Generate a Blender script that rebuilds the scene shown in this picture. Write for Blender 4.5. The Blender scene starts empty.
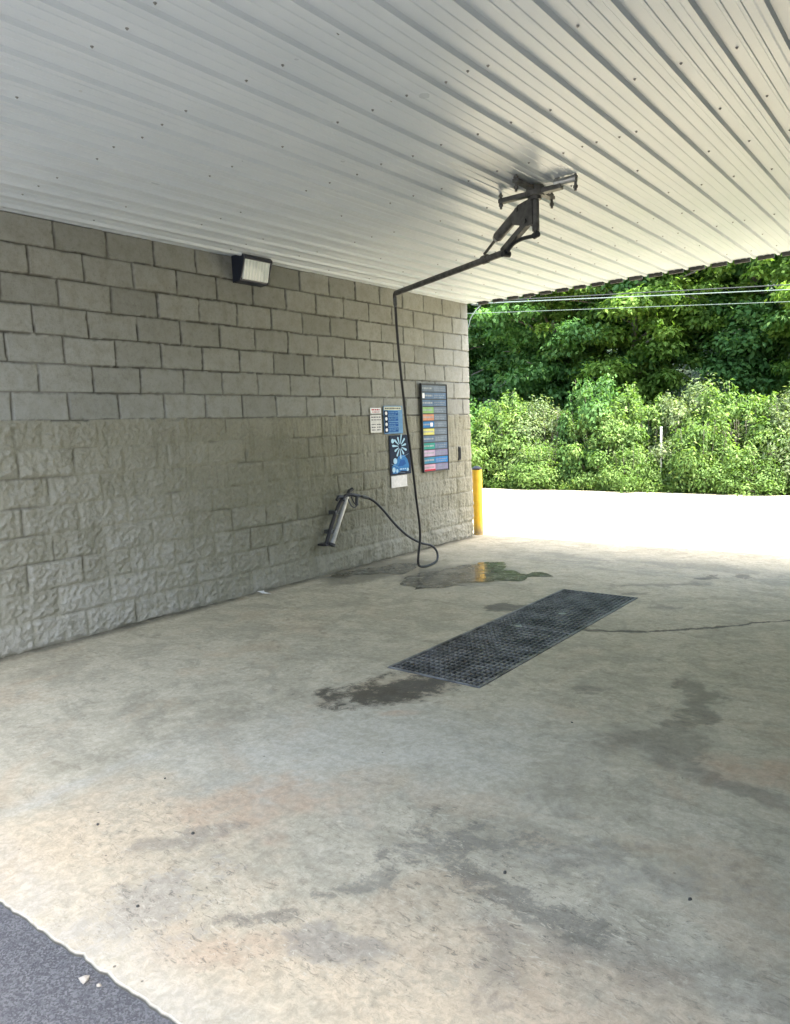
import bpy, bmesh, math, random
import numpy as np
from mathutils import Vector, Matrix

R = math.radians
scene = bpy.context.scene
COL = scene.collection
random.seed(7)
BAY_W, BAY_L, H = 5.5, 7.26, 3.05

# ------------------------------------------------------------------ naming
def tag(o, label=None, cat=None, group=None, kind=None):
    if label: o['label'] = label
    if cat: o['category'] = cat
    if group: o['group'] = group
    if kind: o['kind'] = kind
    return o

def empty(name, loc=(0, 0, 0), rz=0):
    o = bpy.data.objects.new(name, None)
    o.empty_display_size = .2
    COL.objects.link(o)
    o.location = loc
    o.rotation_euler = (0, 0, rz)
    return o

def link_mesh(name, me, mats, parent=None):
    o = bpy.data.objects.new(name, me)
    COL.objects.link(o)
    for m in (mats if isinstance(mats, (list, tuple)) else [mats]):
        me.materials.append(m)
    if parent: o.parent = parent
    return o

# ------------------------------------------------------------------ mesh builder
class MB:
    def __init__(self):
        self.bm = bmesh.new()
    def _tag(self, verts, mi):
        fs = set()
        for v in verts:
            fs.update(v.link_faces)
        for f in fs: f.material_index = mi
    def box(self, lo, hi, mi=0, M=None):
        lo, hi = Vector(lo), Vector(hi)
        c, s = (lo + hi) / 2, hi - lo
        T = Matrix.Translation(c) @ Matrix.Diagonal((s.x, s.y, s.z, 1))
        if M: T = M @ T
        g = bmesh.ops.create_cube(self.bm, size=1, matrix=T)
        self._tag(g['verts'], mi); return self
    def bar(self, a, b, w, h, mi=0):            # rectangular bar from a to b
        a, b = Vector(a), Vector(b)
        d = b - a
        q = d.to_track_quat('Y', 'Z').to_matrix().to_4x4()
        T = Matrix.Translation((a + b) / 2) @ q @ Matrix.Diagonal((w, d.length, h, 1))
        g = bmesh.ops.create_cube(self.bm, size=1, matrix=T)
        self._tag(g['verts'], mi); return self
    def cyl(self, a, b, r, r2=None, n=16, mi=0, caps=True):
        a, b = Vector(a), Vector(b)
        d = b - a
        q = d.to_track_quat('Z', 'Y').to_matrix().to_4x4()
        T = Matrix.Translation((a + b) / 2) @ q
        g = bmesh.ops.create_cone(self.bm, cap_ends=caps, segments=n, radius1=r,
                                  radius2=r if r2 is None else r2, depth=d.length, matrix=T)
        self._tag(g['verts'], mi); return self
    def tube(self, pts, r, n=8, mi=0, smooth_n=0):
        pts = [Vector(p) for p in pts]
        if smooth_n: pts = catmull(pts, smooth_n)
        rs = r if isinstance(r, (list, tuple)) else [r] * len(pts)
        if len(rs) != len(pts):
            rs = [rs[0] + (rs[-1] - rs[0]) * i / (len(pts) - 1) for i in range(len(pts))]
        rings = []
        up = Vector((0.13, 0.27, 1)).normalized()
        for i, p in enumerate(pts):
            d = (pts[min(i + 1, len(pts) - 1)] - pts[max(i - 1, 0)]).normalized()
            s = d.cross(up)
            if s.length < 1e-3: s = d.cross(Vector((1, 0, 0)))
            s.normalize(); up = s.cross(d).normalized()
            rings.append([self.bm.verts.new(p + rs[i] * (math.cos(t) * s + math.sin(t) * up))
                          for t in [2 * math.pi * k / n for k in range(n)]])
        for A, B in zip(rings[:-1], rings[1:]):
            for k in range(n):
                f = self.bm.faces.new((A[k], A[(k + 1) % n], B[(k + 1) % n], B[k])); f.material_index = mi
        self.bm.faces.new(rings[0][::-1]).material_index = mi
        self.bm.faces.new(rings[-1]).material_index = mi
        return self
    def poly(self, pts, t, mi=0):                # polygon pts extruded by vector t
        t = Vector(t)
        a = [self.bm.verts.new(Vector(p)) for p in pts]
        b = [self.bm.verts.new(Vector(p) + t) for p in pts]
        n = len(a)
        fs = [self.bm.faces.new(a[::-1]), self.bm.faces.new(b)]
        for i in range(n): fs.append(self.bm.faces.new((a[i], a[(i + 1) % n], b[(i + 1) % n], b[i])))
        for f in fs: f.material_index = mi
        return self
    def build(self, name, mats, parent=None, bevel=0, smooth=None):
        bmesh.ops.recalc_face_normals(self.bm, faces=self.bm.faces)
        me = bpy.data.meshes.new(name)
        self.bm.to_mesh(me); self.bm.free()
        if smooth: me.polygons.foreach_set('use_smooth', [True] * len(me.polygons))
        o = link_mesh(name, me, mats, parent)
        if bevel:
            m = o.modifiers.new('bevel', 'BEVEL'); m.width = bevel; m.segments = 2
            m.limit_method = 'ANGLE'; m.angle_limit = R(40)
        if smooth and smooth is not True:
            me.set_sharp_from_angle(angle=R(smooth))
        return o

def catmull(P, n):
    out = []
    P = [P[0]] + list(P) + [P[-1]]
    for i in range(1, len(P) - 2):
        a, b, c, d = P[i - 1:i + 3]
        for k in range(n):
            t = k / n
            out.append(.5 * ((2 * b) + (c - a) * t + (2 * a - 5 * b + 4 * c - d) * t * t + (3 * b - a - 3 * c + d) * t ** 3))
    out.append(P[-2])
    return out

# ------------------------------------------------------------------ numpy noise
def lattice(seed):
    return np.random.RandomState(seed).rand(256, 256).astype(np.float32)
_L = {}
def vnoise(x, y, seed=0):
    if seed not in _L: _L[seed] = lattice(seed)
    L = _L[seed]
    xi, yi = np.floor(x).astype(int), np.floor(y).astype(int)
    fx, fy = x - xi, y - yi
    fx = fx * fx * (3 - 2 * fx); fy = fy * fy * (3 - 2 * fy)
    a, b = L[xi % 256, yi % 256], L[(xi + 1) % 256, yi % 256]
    c, d = L[xi % 256, (yi + 1) % 256], L[(xi + 1) % 256, (yi + 1) % 256]
    return (a * (1 - fx) + b * fx) * (1 - fy) + (c * (1 - fx) + d * fx) * fy
def fbm(x, y, seed=0, o=4, g=.5):
    s, a, t = 0, 1, 0
    for i in range(o):
        s = s + a * vnoise(x * 2 ** i + 17 * i, y * 2 ** i + 5 * i, seed + i); t += a; a *= g
    return s / t
def sstep(a, b, x):
    t = np.clip((x - a) / (b - a), 0, 1)
    return t * t * (3 - 2 * t)

def set_quads(me, V, F, smooth=True):
    me.vertices.add(len(V)); me.vertices.foreach_set('co', V.ravel().astype(np.float32))
    me.loops.add(F.size); me.loops.foreach_set('vertex_index', F.ravel().astype(np.int32))
    me.polygons.add(len(F)); me.polygons.foreach_set('loop_start', np.arange(0, F.size, F.shape[1], dtype=np.int32))
    if smooth: me.polygons.foreach_set('use_smooth', np.ones(len(F), bool))
    me.update(calc_edges=True)

# ------------------------------------------------------------------ material helpers
class NT:
    def __init__(self, name):
        self.m = bpy.data.materials.new(name); self.m.use_nodes = True
        self.t = self.m.node_tree; self.t.nodes.clear()
        self.out = self.t.nodes.new('ShaderNodeOutputMaterial')
        self.b = self.t.nodes.new('ShaderNodeBsdfPrincipled')
        self.t.links.new(self.b.outputs[0], self.out.inputs[0])
        self._co = None
    def set(self, sock, v):
        if isinstance(v, bpy.types.NodeSocket): self.t.links.new(v, sock)
        elif v is not None:
            if sock.type == 'RGBA' and len(v) == 3: v = (*v, 1)
            sock.default_value = v
    def p(self, **k):
        names = dict(color='Base Color', rough='Roughness', metal='Metallic', spec='Specular IOR Level', normal='Normal', ior='IOR', trans='Transmission Weight', coat='Coat Weight')
        for a, v in k.items(): self.set(self.b.inputs[names[a]], v)
        return self
    @property
    def co(self):
        if not self._co: self._co = self.t.nodes.new('ShaderNodeNewGeometry').outputs['Position']
        return self._co
    def attr(self, name, out='Fac'):
        n = self.t.nodes.new('ShaderNodeAttribute'); n.attribute_name = name
        return n.outputs[out]
    def noise(self, scale, detail=4, rough=.55, vec=None, dist=0, color=False):
        n = self.t.nodes.new('ShaderNodeTexNoise')
        self.set(n.inputs['Vector'], self.co if vec is None else vec)
        n.inputs['Scale'].default_value = scale; n.inputs['Detail'].default_value = detail
        n.inputs['Roughness'].default_value = rough; n.inputs['Distortion'].default_value = dist
        return n.outputs['Color' if color else 'Fac']
    def voro(self, scale, vec=None, feature='F1', out='Distance', rnd=1):
        n = self.t.nodes.new('ShaderNodeTexVoronoi'); n.feature = feature
        self.set(n.inputs['Vector'], self.co if vec is None else vec)
        n.inputs['Scale'].default_value = scale; n.inputs['Randomness'].default_value = rnd
        return n.outputs[out]
    def math(self, op, a, b=0, c=None, clamp=False):
        n = self.t.nodes.new('ShaderNodeMath'); n.operation = op; n.use_clamp = clamp
        self.set(n.inputs[0], a); self.set(n.inputs[1], b)
        if c is not None: self.set(n.inputs[2], c)
        return n.outputs[0]
    def ramp(self, x, a, b, lo=0., hi=1.):
        n = self.t.nodes.new('ShaderNodeMapRange'); n.interpolation_type = 'SMOOTHSTEP'
        self.set(n.inputs[0], x)
        for i, v in enumerate((a, b, lo, hi)): n.inputs[i + 1].default_value = v
        return n.outputs[0]
    def mix(self, f, a, b, mode='MIX'):
        n = self.t.nodes.new('ShaderNodeMix'); n.data_type = 'RGBA'; n.blend_type = mode
        self.set(n.inputs[0], f); self.set(n.inputs[6], a); self.set(n.inputs[7], b)
        return n.outputs[2]
    def vmath(self, op, a, b=None):
        n = self.t.nodes.new('ShaderNodeVectorMath'); n.operation = op
        self.set(n.inputs[0], a)
        if b is not None: self.set(n.inputs[1], b)
        return n.outputs['Value' if op == 'LENGTH' else 0]
    def mapping(self, loc=(0, 0, 0), rot=(0, 0, 0), scale=(1, 1, 1), vec=None, kind='POINT'):
        n = self.t.nodes.new('ShaderNodeMapping'); n.vector_type = kind
        self.set(n.inputs[0], self.co if vec is None else vec)
        n.inputs[1].default_value = loc; n.inputs[2].default_value = rot; n.inputs[3].default_value = scale
        return n.outputs[0]
    def bump(self, h, strength=.3, dist=.01, normal=None):
        n = self.t.nodes.new('ShaderNodeBump'); self.set(n.inputs['Strength'], strength)
        n.inputs['Distance'].default_value = dist; self.set(n.inputs['Height'], h)
        if normal is not None: self.set(n.inputs['Normal'], normal)
        return n.outputs[0]

def simple(name, col, rough=.6, metal=0, var=.12, scale=12, bump=.0, spec=None):
    n = NT(name)
    f = n.noise(scale, 5, .6)
    g = n.noise(scale * 7, 3, .6)
    c = n.mix(n.ramp(f, .3, .7), tuple(x * (1 - var) for x in col), tuple(min(1, x * (1 + var)) for x in col))
    n.p(color=c, rough=n.ramp(g, .2, .8, max(0, rough - .08), min(1, rough + .08)), metal=metal)
    if spec is not None: n.p(spec=spec)
    if bump: n.p(normal=n.bump(g, bump, .004))
    return n.m

# ------------------------------------------------------------------ materials
# concrete floor ----------------------------------------------------
STAINS = [
        (2.62, -5.27, .33, .26, 40, 1., (.085, .075, .055), 0),
        (2.74, -5.02, .30, .15, 25, 1., (.10, .09, .07), 0),
        (2.78, -5.20, .22, .12, 40, .55, (.17, .13, .10), 0),
        (2.27, -3.12, .17, .10, 40, .75, (.095, .09, .075), 0),
        (3.30, -1.30, .16, .08, 40, .85, (.07, .068, .06), 1),
        (3.60, -1.12, .13, .06, 40, .8, (.07, .068, .06), 1),
        (3.1, -1.75, .5, .06, 35, .6, (.13, .125, .11), 1),
        (3.40, -2.55, .20, .06, 40, .6, (.12, .115, .10), 1),
        (3.05, -2.22, .13, .05, 30, .6, (.12, .115, .10), 1),
        (4.12, -4.45, .46, .11, 100, .75, (.125, .115, .09), 0),
        (4.20, -4.95, .34, .14, 70, .65, (.16, .145, .115), 0),
        (4.50, -5.18, .40, .07, -12, .6, (.16, .145, .12), 0),
        (4.02, -5.3, .55, .12, 90, .35, (.24, .225, .18), 1),
        (3.58, -4.52, .16, .06, 40, .65, (.15, .14, .115), 1),
        (3.02, -6.73, .17, .07, 62, .7, (.20, .19, .16), 1),
        (3.34, -7.03, .24, .15, 40, .62, (.265, .262, .235), 1),
        (3.58, -6.83, .16, .03, 40, .8, (.15, .14, .115), 1),
        (3.86, -6.80, .17, .07, 25, .75, (.23, .225, .20), 0),
        (3.70, -6.52, .13, .045, 75, .75, (.15, .145, .12), 1),
        (3.90, -6.14, .32, .07, 42, .75, (.14, .135, .115), 1),
        (4.15, -6.28, .42, .085, -12, .8, (.125, .12, .10), 1),
        (4.28, -6.58, .20, .07, -70, .6, (.17, .16, .135), 1),
        (4.30, -5.95, .35, .10, 15, .5, (.20, .19, .16), 1),
        (4.55, -6.35, .5, .14, 10, .5, (.235, .205, .16), 1),
]
def floor_masks(x, y):
    """where clay, stains, damp and scuffs lie on the slab (world metres)"""
    w1x, w1y = fbm(x * 2, y * 2, 301, 5, .62) - .5, fbm(x * 2 + 9, y * 2 + 4, 311, 5, .62) - .5
    w2x, w2y = fbm(x * 11, y * 11, 321, 4, .7) - .5, fbm(x * 11 + 3, y * 11 + 8, 331, 4, .7) - .5
    def blob(cx, cy, rx, ry, ang=0, amp=.8, soft=(1.05, .7)):
        k = amp * min(rx, ry)
        a1, a2 = min(.7, k * 2.6 + .06), min(.36, k * 1.5 + .05)
        px, py = x + w1x * a1 + w2x * a2 - cx, y + w1y * a1 + w2y * a2 - cy
        c_, s_ = math.cos(R(ang)), math.sin(R(ang))
        return sstep(soft[0], soft[1], np.hypot((px * c_ + py * s_) / rx, (-px * s_ + py * c_) / ry))
    near = np.maximum(blob(2.75, -6.85, .75, .42, 30, .8, (1.2, .4)), blob(4.25, -6.85, 1.0, .36, 10, .8, (1.25, .3)))
    near = np.maximum(near, .75 * blob(3.4, -7.05, 1.2, .26, 0, .8, (1.2, .4)))
    clay = np.maximum.reduce([.6 * blob(3.05, -6.45, .40, .22, 30, .9, (1.2, .4)), .6 * blob(3.62, -7.0, .22, .10, 40, .9, (1.25, .2)),
                              .6 * blob(2.95, -5.38, .12, .06, 30, .9, (1.2, .3)), .6 * blob(4.6, -4.9, .35, .2, 30, .9, (1.2, .3)), .3 * blob(4.5, -6.6, .5, .25, 0, .9, (1.3, .3))])
    pale = .85 * blob(3.1, -5.85, 1.15, .62, 38, .8, (1.25, .3))
    pale = np.maximum(pale, .75 * blob(2.22, -6.7, .55, .055, 84, .5, (1.3, .3)))
    damp = np.maximum(blob(1.2, -2.3, .70, .50, 40, .6, (1.1, .7)), blob(.28, -2.5, .36, .85, 0, .5, (1.08, .7)))
    damp = np.maximum(.7 * damp, 1.0 * blob(.17, -2.72, .16, .38, 0, .6, (1.1, .6)))  # second blob is the near-black band at the wall foot
    sheen = blob(2.9, -.95, 2.2, .50, 3, .9, (1.15, .4))
    zone = np.maximum.reduce([blob(4.2, -6.35, .85, .5, 0, .9, (1.3, .3)), blob(3.6, -6.95, .8, .3, 20, .9, (1.3, .3)), .7 * blob(2.9, -6.75, .6, .4, 0, .9, (1.3, .3))])
    best = np.zeros_like(x); val = np.zeros_like(x); kk = np.zeros_like(x); gain = np.zeros_like(x); col = np.zeros(x.shape + (4,), np.float32)
    for n_, (cx, cy, rx, ry, ang, k, c_, raw) in enumerate(STAINS):
        if n_ > 3: k = k * .8
        v = blob(cx, cy, rx * 1.15, ry * 1.3, ang, .9, (1.6, .15))
        m_ = v * k > best
        best[m_] = (v * k)[m_]; val[m_] = v[m_]; kk[m_] = k; gain[m_] = 1. if raw else .55; col[m_] = (*c_, 1)
    return dict(near=near, clay=clay, pale=pale, damp=damp, sheen=sheen, zone=zone, stain=val, stain_k=kk, stain_gain=gain), col
def add_masks(me, x, y):
    ms, col = floor_masks(x, y)
    for k, v in ms.items():
        me.attributes.new(k, 'FLOAT', 'POINT').data.foreach_set('value', np.clip(v, 0, 1).astype(np.float32).ravel())
    me.attributes.new('stain_col', 'FLOAT_COLOR', 'POINT').data.foreach_set('color', col.reshape(-1))

def concrete():
    n = NT('concrete')
    P = n.co
    sep = n.t.nodes.new('ShaderNodeSeparateXYZ'); n.set(sep.inputs[0], P)
    mul = lambda a, b: n.math('MULTIPLY', a, b)
    med = n.noise(4.2, 8, .68, dist=.4)
    crisp = n.noise(6.5, 13, .80, dist=.3)
    grit = n.noise(27, 10, .82, dist=.4)
    ragged = n.math('ADD', mul(crisp, .6), mul(grit, .4))
    # plain floated concrete, warm grey with cloudy tone
    c = n.mix(n.ramp(n.noise(.8, 5, .6, dist=.8), .3, .7), (.39, .354, .256), (.49, .443, .325))
    c = n.mix(n.ramp(med, .42, .6, 0, .8), c, (.54, .488, .36))
    sweep = n.noise(2.6, 9, .72, vec=n.mapping(rot=(0, 0, R(-38)), scale=(.8, 1.5, 1)), dist=.8)
    c = n.mix(n.ramp(sweep, .48, .60, 0, .5), c, (.31, .285, .21))
    c = n.mix(n.ramp(crisp, .52, .62, 0, .4), c, (.245, .215, .15))
    c = n.mix(mul(n.ramp(n.noise(1.5, 9, .7, vec=n.mapping(loc=(5, 2, 0)), dist=.6), .5, .62, 0, .55), n.ramp(sep.outputs[1], -2.5, -5.5)), c, (.48, .385, .26))
    sweep2 = n.noise(6.5, 9, .75, vec=n.mapping(loc=(4, 1, 0), rot=(0, 0, R(-30)), scale=(.75, 1.5, 1)), dist=.8)
    c = n.mix(n.ramp(sweep2, .56, .64, 0, .45), c, (.25, .23, .17))
    # cool pale laitance, tan clay tracked in at the entrance
    c = n.mix(mul(n.attr('pale'), n.ramp(med, .3, .65, .4, .8)), c, (.485, .465, .385))
    near = n.attr('near')
    c = n.mix(mul(near, n.ramp(ragged, .40, .56, .35, 1.)), c, (.575, .475, .325))
    c = n.mix(mul(n.attr('clay'), n.ramp(ragged, .4, .55, .5, 1.2)), c, (.47, .345, .23))
    # ingrained stains with ragged, broken edges
    v = n.math('ADD', n.attr('stain'), mul(n.math('SUBTRACT', ragged, .5), mul(n.attr('stain_gain'), 7.0)))
    c = n.mix(mul(n.ramp(v, .38, .88, 0, .95), mul(n.attr('stain_k'), n.ramp(n.attr('stain'), .02, .25))), c, n.attr('stain_col', 'Color'))
    # peeling flecks and scratches where tyres scrub the entrance
    zone = n.attr('zone')
    fl = n.noise(34, 9, .78, vec=n.mapping(rot=(0, 0, R(52)), scale=(.6, 1.6, 1)), dist=1.0)
    c = n.mix(mul(n.ramp(fl, .555, .60, 0, .75), zone), c, (.155, .14, .105))
    fl2 = n.noise(21, 9, .8, vec=n.mapping(loc=(3, 3, 0), rot=(0, 0, R(-20)), scale=(.55, 1.7, 1)), dist=1.2)
    c = n.mix(mul(n.ramp(fl2, .56, .61, 0, .7), zone), c, (.60, .545, .41))
    c = n.mix(mul(n.ramp(fl2, .43, .38, 0, .55), zone), c, (.23, .205, .155))
    # damp floor, and a near-black band along the wall foot
    damp = n.attr('damp'); sheen = mul(n.attr('sheen'), n.ramp(sweep, .4, .6, .15, .8))
    c = n.mix(mul(damp, .85), c, n.mix(n.ramp(damp, .7, 1.), (.14, .132, .10), (.03, .028, .02)))
    c = n.mix(mul(sheen, .5), c, (.21, .20, .175))
    # grime at the wall foot, worn pale slab edge, dark broken arris
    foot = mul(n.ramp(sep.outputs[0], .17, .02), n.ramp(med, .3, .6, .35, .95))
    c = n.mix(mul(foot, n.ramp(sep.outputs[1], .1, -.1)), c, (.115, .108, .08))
    c = n.mix(mul(n.ramp(sep.outputs[1], -7.02, -7.22), n.ramp(crisp, .35, .6, .1, .75)), c, (.49, .455, .37))
    c = n.mix(n.ramp(sep.outputs[2], -.001, -.006, 0, .95), c, (.085, .08, .065))
    # grit and pits
    c = n.mix(n.ramp(grit, .38, .66), n.mix(1, c, (.84, .83, .81), 'MULTIPLY'), n.mix(1, c, (1.13, 1.13, 1.12), 'MULTIPLY'))
    c = n.mix(n.ramp(n.noise(60, 8, .85), .56, .66, 0, .5), c, n.mix(1, c, (.62, .60, .56), 'MULTIPLY'))
    pits = mul(n.ramp(n.voro(11), .07, .035), n.ramp(n.noise(2.6, 3, .6), .5, .6))
    c = n.mix(mul(pits, .8), c, (.10, .09, .07))
    # meandering crack
    wv = n.vmath('ADD', P, n.vmath('MULTIPLY', n.vmath('SUBTRACT', n.noise(3.2, 9, .7, color=True), (.5, .5, .5)), (.22, .22, 0)))
    ck = None
    for (ax, ay, bx, by, w) in [(3.08, -3.43, 3.50, -3.26, .035), (3.50, -3.26, 3.92, -2.83, .030), (3.92, -2.83, 4.40, -2.30, .024)]:
        q = n.mapping(loc=((ax + bx) / 2, (ay + by) / 2, 0), rot=(0, 0, math.atan2(by - ay, bx - ax)), vec=wv, kind='TEXTURE')
        s_ = n.t.nodes.new('ShaderNodeSeparateXYZ'); n.set(s_.inputs[0], q)
        Lk = math.hypot(bx - ax, by - ay)
        f = mul(n.ramp(n.math('ABSOLUTE', s_.outputs[1]), w, w * .2), n.ramp(n.math('ABSOLUTE', s_.outputs[0]), Lk / 2 + .03, Lk / 2 - .03))
        ck = f if ck is None else n.math('MAXIMUM', ck, f)
    ck = mul(ck, n.ramp(crisp, .32, .5, .3, .9))
    c = n.mix(ck, c, (.085, .078, .06))
    h = n.math('ADD', mul(grit, .5), mul(crisp, .6))
    h = n.math('SUBTRACT', h, mul(n.math('MAXIMUM', ck, pits), .6))
    rough = n.math('SUBTRACT', n.ramp(med, .25, .75, .62, .85), n.math('ADD', mul(damp, .45), mul(sheen, .25)))
    n.p(color=c, rough=rough, normal=n.bump(h, .5, .010), spec=.25)
    return n.m

def asphalt():
    n = NT('asphalt')
    v = n.voro(190, out='Color'); d = n.voro(190); f = n.noise(330, 3, .8); big = n.noise(1.7, 5, .65); m_ = n.noise(30, 5, .75)
    sp = n.t.nodes.new('ShaderNodeSeparateColor'); n.set(sp.inputs[0], v)
    c = n.mix(n.ramp(sp.outputs[0], .1, 1), (.075, .076, .077), (.20, .20, .20))
    c = n.mix(n.ramp(m_, .4, .68, 0, .6), c, (.065, .068, .075))
    c = n.mix(n.ramp(f, .58, .72, 0, .85), c, (.5, .5, .49))
    c = n.mix(n.ramp(big, .35, .7, 0, .4), c, (.15, .15, .15))
    n.p(color=c, rough=.9, spec=.25, normal=n.bump(n.math('ADD', m_, f), .8, .006))
    return n.m

def soil(name, a, b):
    n = NT(name)
    f = n.noise(3, 6, .65); g = n.noise(40, 4, .7)
    c = n.mix(n.ramp(f, .35, .65), a, b)
    n.p(color=n.mix(n.ramp(g, .3, .7, 0, .6), c, tuple(x * .5 for x in a)), rough=.95, normal=n.bump(g, .6, .02))
    return n.m

def block(name='painted_block', k=1.0):
    n = NT(name)
    joint = n.attr('joint'); tone = n.attr('tone'); low = n.attr('low'); paled = n.attr('entry_light')
    fine = n.noise(120, 4, .78); med = n.noise(8, 8, .7); big = n.noise(1.0, 5, .62); grain = n.noise(34, 6, .75)
    drip = n.noise(3.4, 8, .68, vec=n.mapping(scale=(1, 3.0, .28)))
    Kc = lambda r, g, b: (r * k, g * k, b * k)
    up = n.mix(tone, Kc(.24, .242, .215), Kc(.335, .336, .302))
    up = n.mix(n.ramp(med, .38, .7, 0, .5), up, Kc(.205, .198, .155))
    up = n.mix(n.ramp(drip, .55, .75, 0, .4), up, Kc(.185, .18, .14))
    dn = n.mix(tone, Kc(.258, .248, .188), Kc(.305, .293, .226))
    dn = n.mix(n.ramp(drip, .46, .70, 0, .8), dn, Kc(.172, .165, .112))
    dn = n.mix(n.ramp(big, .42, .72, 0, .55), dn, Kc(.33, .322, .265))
    # darker olive patch mid-wall: damp stain with some shade painted into it
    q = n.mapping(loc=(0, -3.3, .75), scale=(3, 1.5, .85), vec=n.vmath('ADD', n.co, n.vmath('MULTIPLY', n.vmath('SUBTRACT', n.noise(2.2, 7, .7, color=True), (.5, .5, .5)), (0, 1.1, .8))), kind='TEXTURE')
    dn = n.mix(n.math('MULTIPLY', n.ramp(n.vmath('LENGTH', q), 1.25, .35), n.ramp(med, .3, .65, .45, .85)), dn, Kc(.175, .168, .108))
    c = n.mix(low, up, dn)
    c = n.mix(n.math('MULTIPLY', paled, .85), c, Kc(.36, .352, .305))
    c = n.mix(n.ramp(grain, .46, .72, 0, .5), c, n.mix(1, c, (.66, .65, .62), 'MULTIPLY'))
    c = n.mix(n.ramp(fine, .5, .75, 0, .5), c, n.mix(1, c, (.55, .55, .53), 'MULTIPLY'))
    c = n.mix(joint, c, n.mix(n.ramp(med, .35, .62), Kc(.045, .042, .033), Kc(.105, .098, .078)))
    n.p(color=c, rough=.9, spec=.2, normal=n.bump(n.math('ADD', n.math('MULTIPLY', fine, .6), n.math('ADD', grain, n.math('MULTIPLY', n.math('MULTIPLY', low, n.noise(48, 6, .7)), 1.6))), n.math('ADD', n.math('MULTIPLY', low, .4), .45), .008))
    return n.m

def ceiling_paint():
    n = NT('white_painted_steel')
    P = n.co
    med = n.noise(2.2, 4, .6); fine = n.noise(30, 4, .7)
    c = n.mix(n.ramp(med, .3, .75), (.545, .592, .625), (.585, .63, .66))
    # grime blown up by the sprayer round the boom mount
    v = n.mapping(loc=(2.83, -3.95, H), scale=(.3, .5, .4), vec=n.vmath('ADD', P, n.vmath('MULTIPLY', n.vmath('SUBTRACT', n.noise(5, 4, .6, color=True), (.5, .5, .5)), (.3, .3, .3))), kind='TEXTURE')
    c = n.mix(n.math('MULTIPLY', n.ramp(n.vmath('LENGTH', v), 1.2, .3), .38), c, (.36, .37, .36))
    sp = n.math('MULTIPLY', n.ramp(n.voro(5.5), .055, .03), n.ramp(n.noise(1.7, 3, .6), .52, .6))
    c = n.mix(n.math('MULTIPLY', sp, .55), c, (.42, .43, .42))
    st = n.noise(5, 5, .7, vec=n.mapping(scale=(3, .35, 1)))
    c = n.mix(n.ramp(st, .58, .78, 0, .35), c, (.55, .56, .55))
    n.p(color=c, rough=n.ramp(med, .2, .8, .27, .34), spec=.5, normal=n.bump(med, .03, .01))
    return n.m

def leaf_mat(name, dark, mid, light, trans=.48):
    n = NT(name)
    tone = n.attr('tone')
    c = n.mix(n.ramp(tone, 0, .5), dark, mid)
    c = n.mix(n.ramp(tone, .5, 1), c, light)
    n.p(color=c, rough=.6, spec=.2)
    tr = n.t.nodes.new('ShaderNodeBsdfTranslucent'); n.set(tr.inputs[0], n.mix(1, c, (1.25, 1.35, .6), 'MULTIPLY'))
    mx = n.t.nodes.new('ShaderNodeMixShader'); mx.inputs[0].default_value = trans
    n.t.links.new(n.b.outputs[0], mx.inputs[1]); n.t.links.new(tr.outputs[0], mx.inputs[2])
    n.t.links.new(mx.outputs[0], n.out.inputs[0])
    return n.m

def bark():
    n = NT('bark')
    f = n.noise(14, 5, .7, vec=n.mapping(scale=(1, 1, .2)))
    n.p(color=n.mix(n.ramp(f, .3, .7), (.11, .09, .07), (.27, .25, .215)), rough=.9, normal=n.bump(f, .6, .02))
    return n.m

def water():
    n = NT('puddle_water')
    f = n.noise(6, 4, .6)
    n.p(color=n.mix(n.ramp(f, .35, .7), (.11, .105, .08), (.20, .19, .15)), rough=n.ramp(n.noise(9, 6, .7), .42, .62, .06, .36), spec=.2, ior=1.33,
        normal=n.bump(n.noise(3, 2, .5), .02, .004))
    return n.m

M = dict(
    concrete=concrete(), asphalt=asphalt(), block=block(), block_dark=block('darkened_block', .85), ceiling=ceiling_paint(), bark=bark(), water=water(),  # unseen right wall's block is darkened to dim the ceiling ribs and right floor
    soil=soil('soil', (.10, .085, .05), (.07, .09, .03)), hill=soil('leaf_litter', (.03, .045, .018), (.025, .06, .02)),
    pit=simple('pit_concrete', (.05, .05, .045), .8),
    steel=simple('dark_galvanised_steel', (.13, .135, .135), .42, .75, .25, 20),
    grate=simple('oiled_grating_steel', (.15, .15, .14), .5, .3, .6, 6),
    boom=simple('weathered_boom_steel', (.115, .113, .105), .5, .5, .35, 18),
    spring=simple('grey_spring_cover', (.24, .24, .23), .5, .2, .2, 25),
    rubber=simple('black_rubber', (.016, .016, .017), .42, 0, .2, 30),
    black=simple('black_plastic', (.02, .021, .024), .4, 0, .2, 20),
    bronze=simple('dark_blue_fixture_paint', (.012, .016, .03), .38, 0, .2, 20),
    pale=simple('pale_stainless', (.42, .42, .40), .35, .8, .15, 20),
    trim=simple('dark_grey_trim', (.055, .053, .047), .6, 0, .25, 8),
    roof=simple('roof_metal', (.35, .35, .34), .5, .2),
    yellow=simple('yellow_paint', (.78, .46, .02), .42, 0, .1, 9),
    white=simple('white_plastic', (.76, .77, .76), .45, 0, .06, 14),
    offwhite=simple('offwhite_plate', (.62, .60, .56), .5, 0, .1, 30),
    paper=simple('paper', (.72, .72, .70), .8),
    pebble=simple('dark_stone', (.05, .047, .04), .8), chip=simple('pale_stone', (.36, .33, .27), .9),
    wire=simple('grey_cable', (.07, .10, .095), .8), darkwire=simple('dark_cable', (.015, .022, .022), .8),
    galv=simple('galvanised_post', (.45, .47, .46), .5, .5),
)
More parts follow.
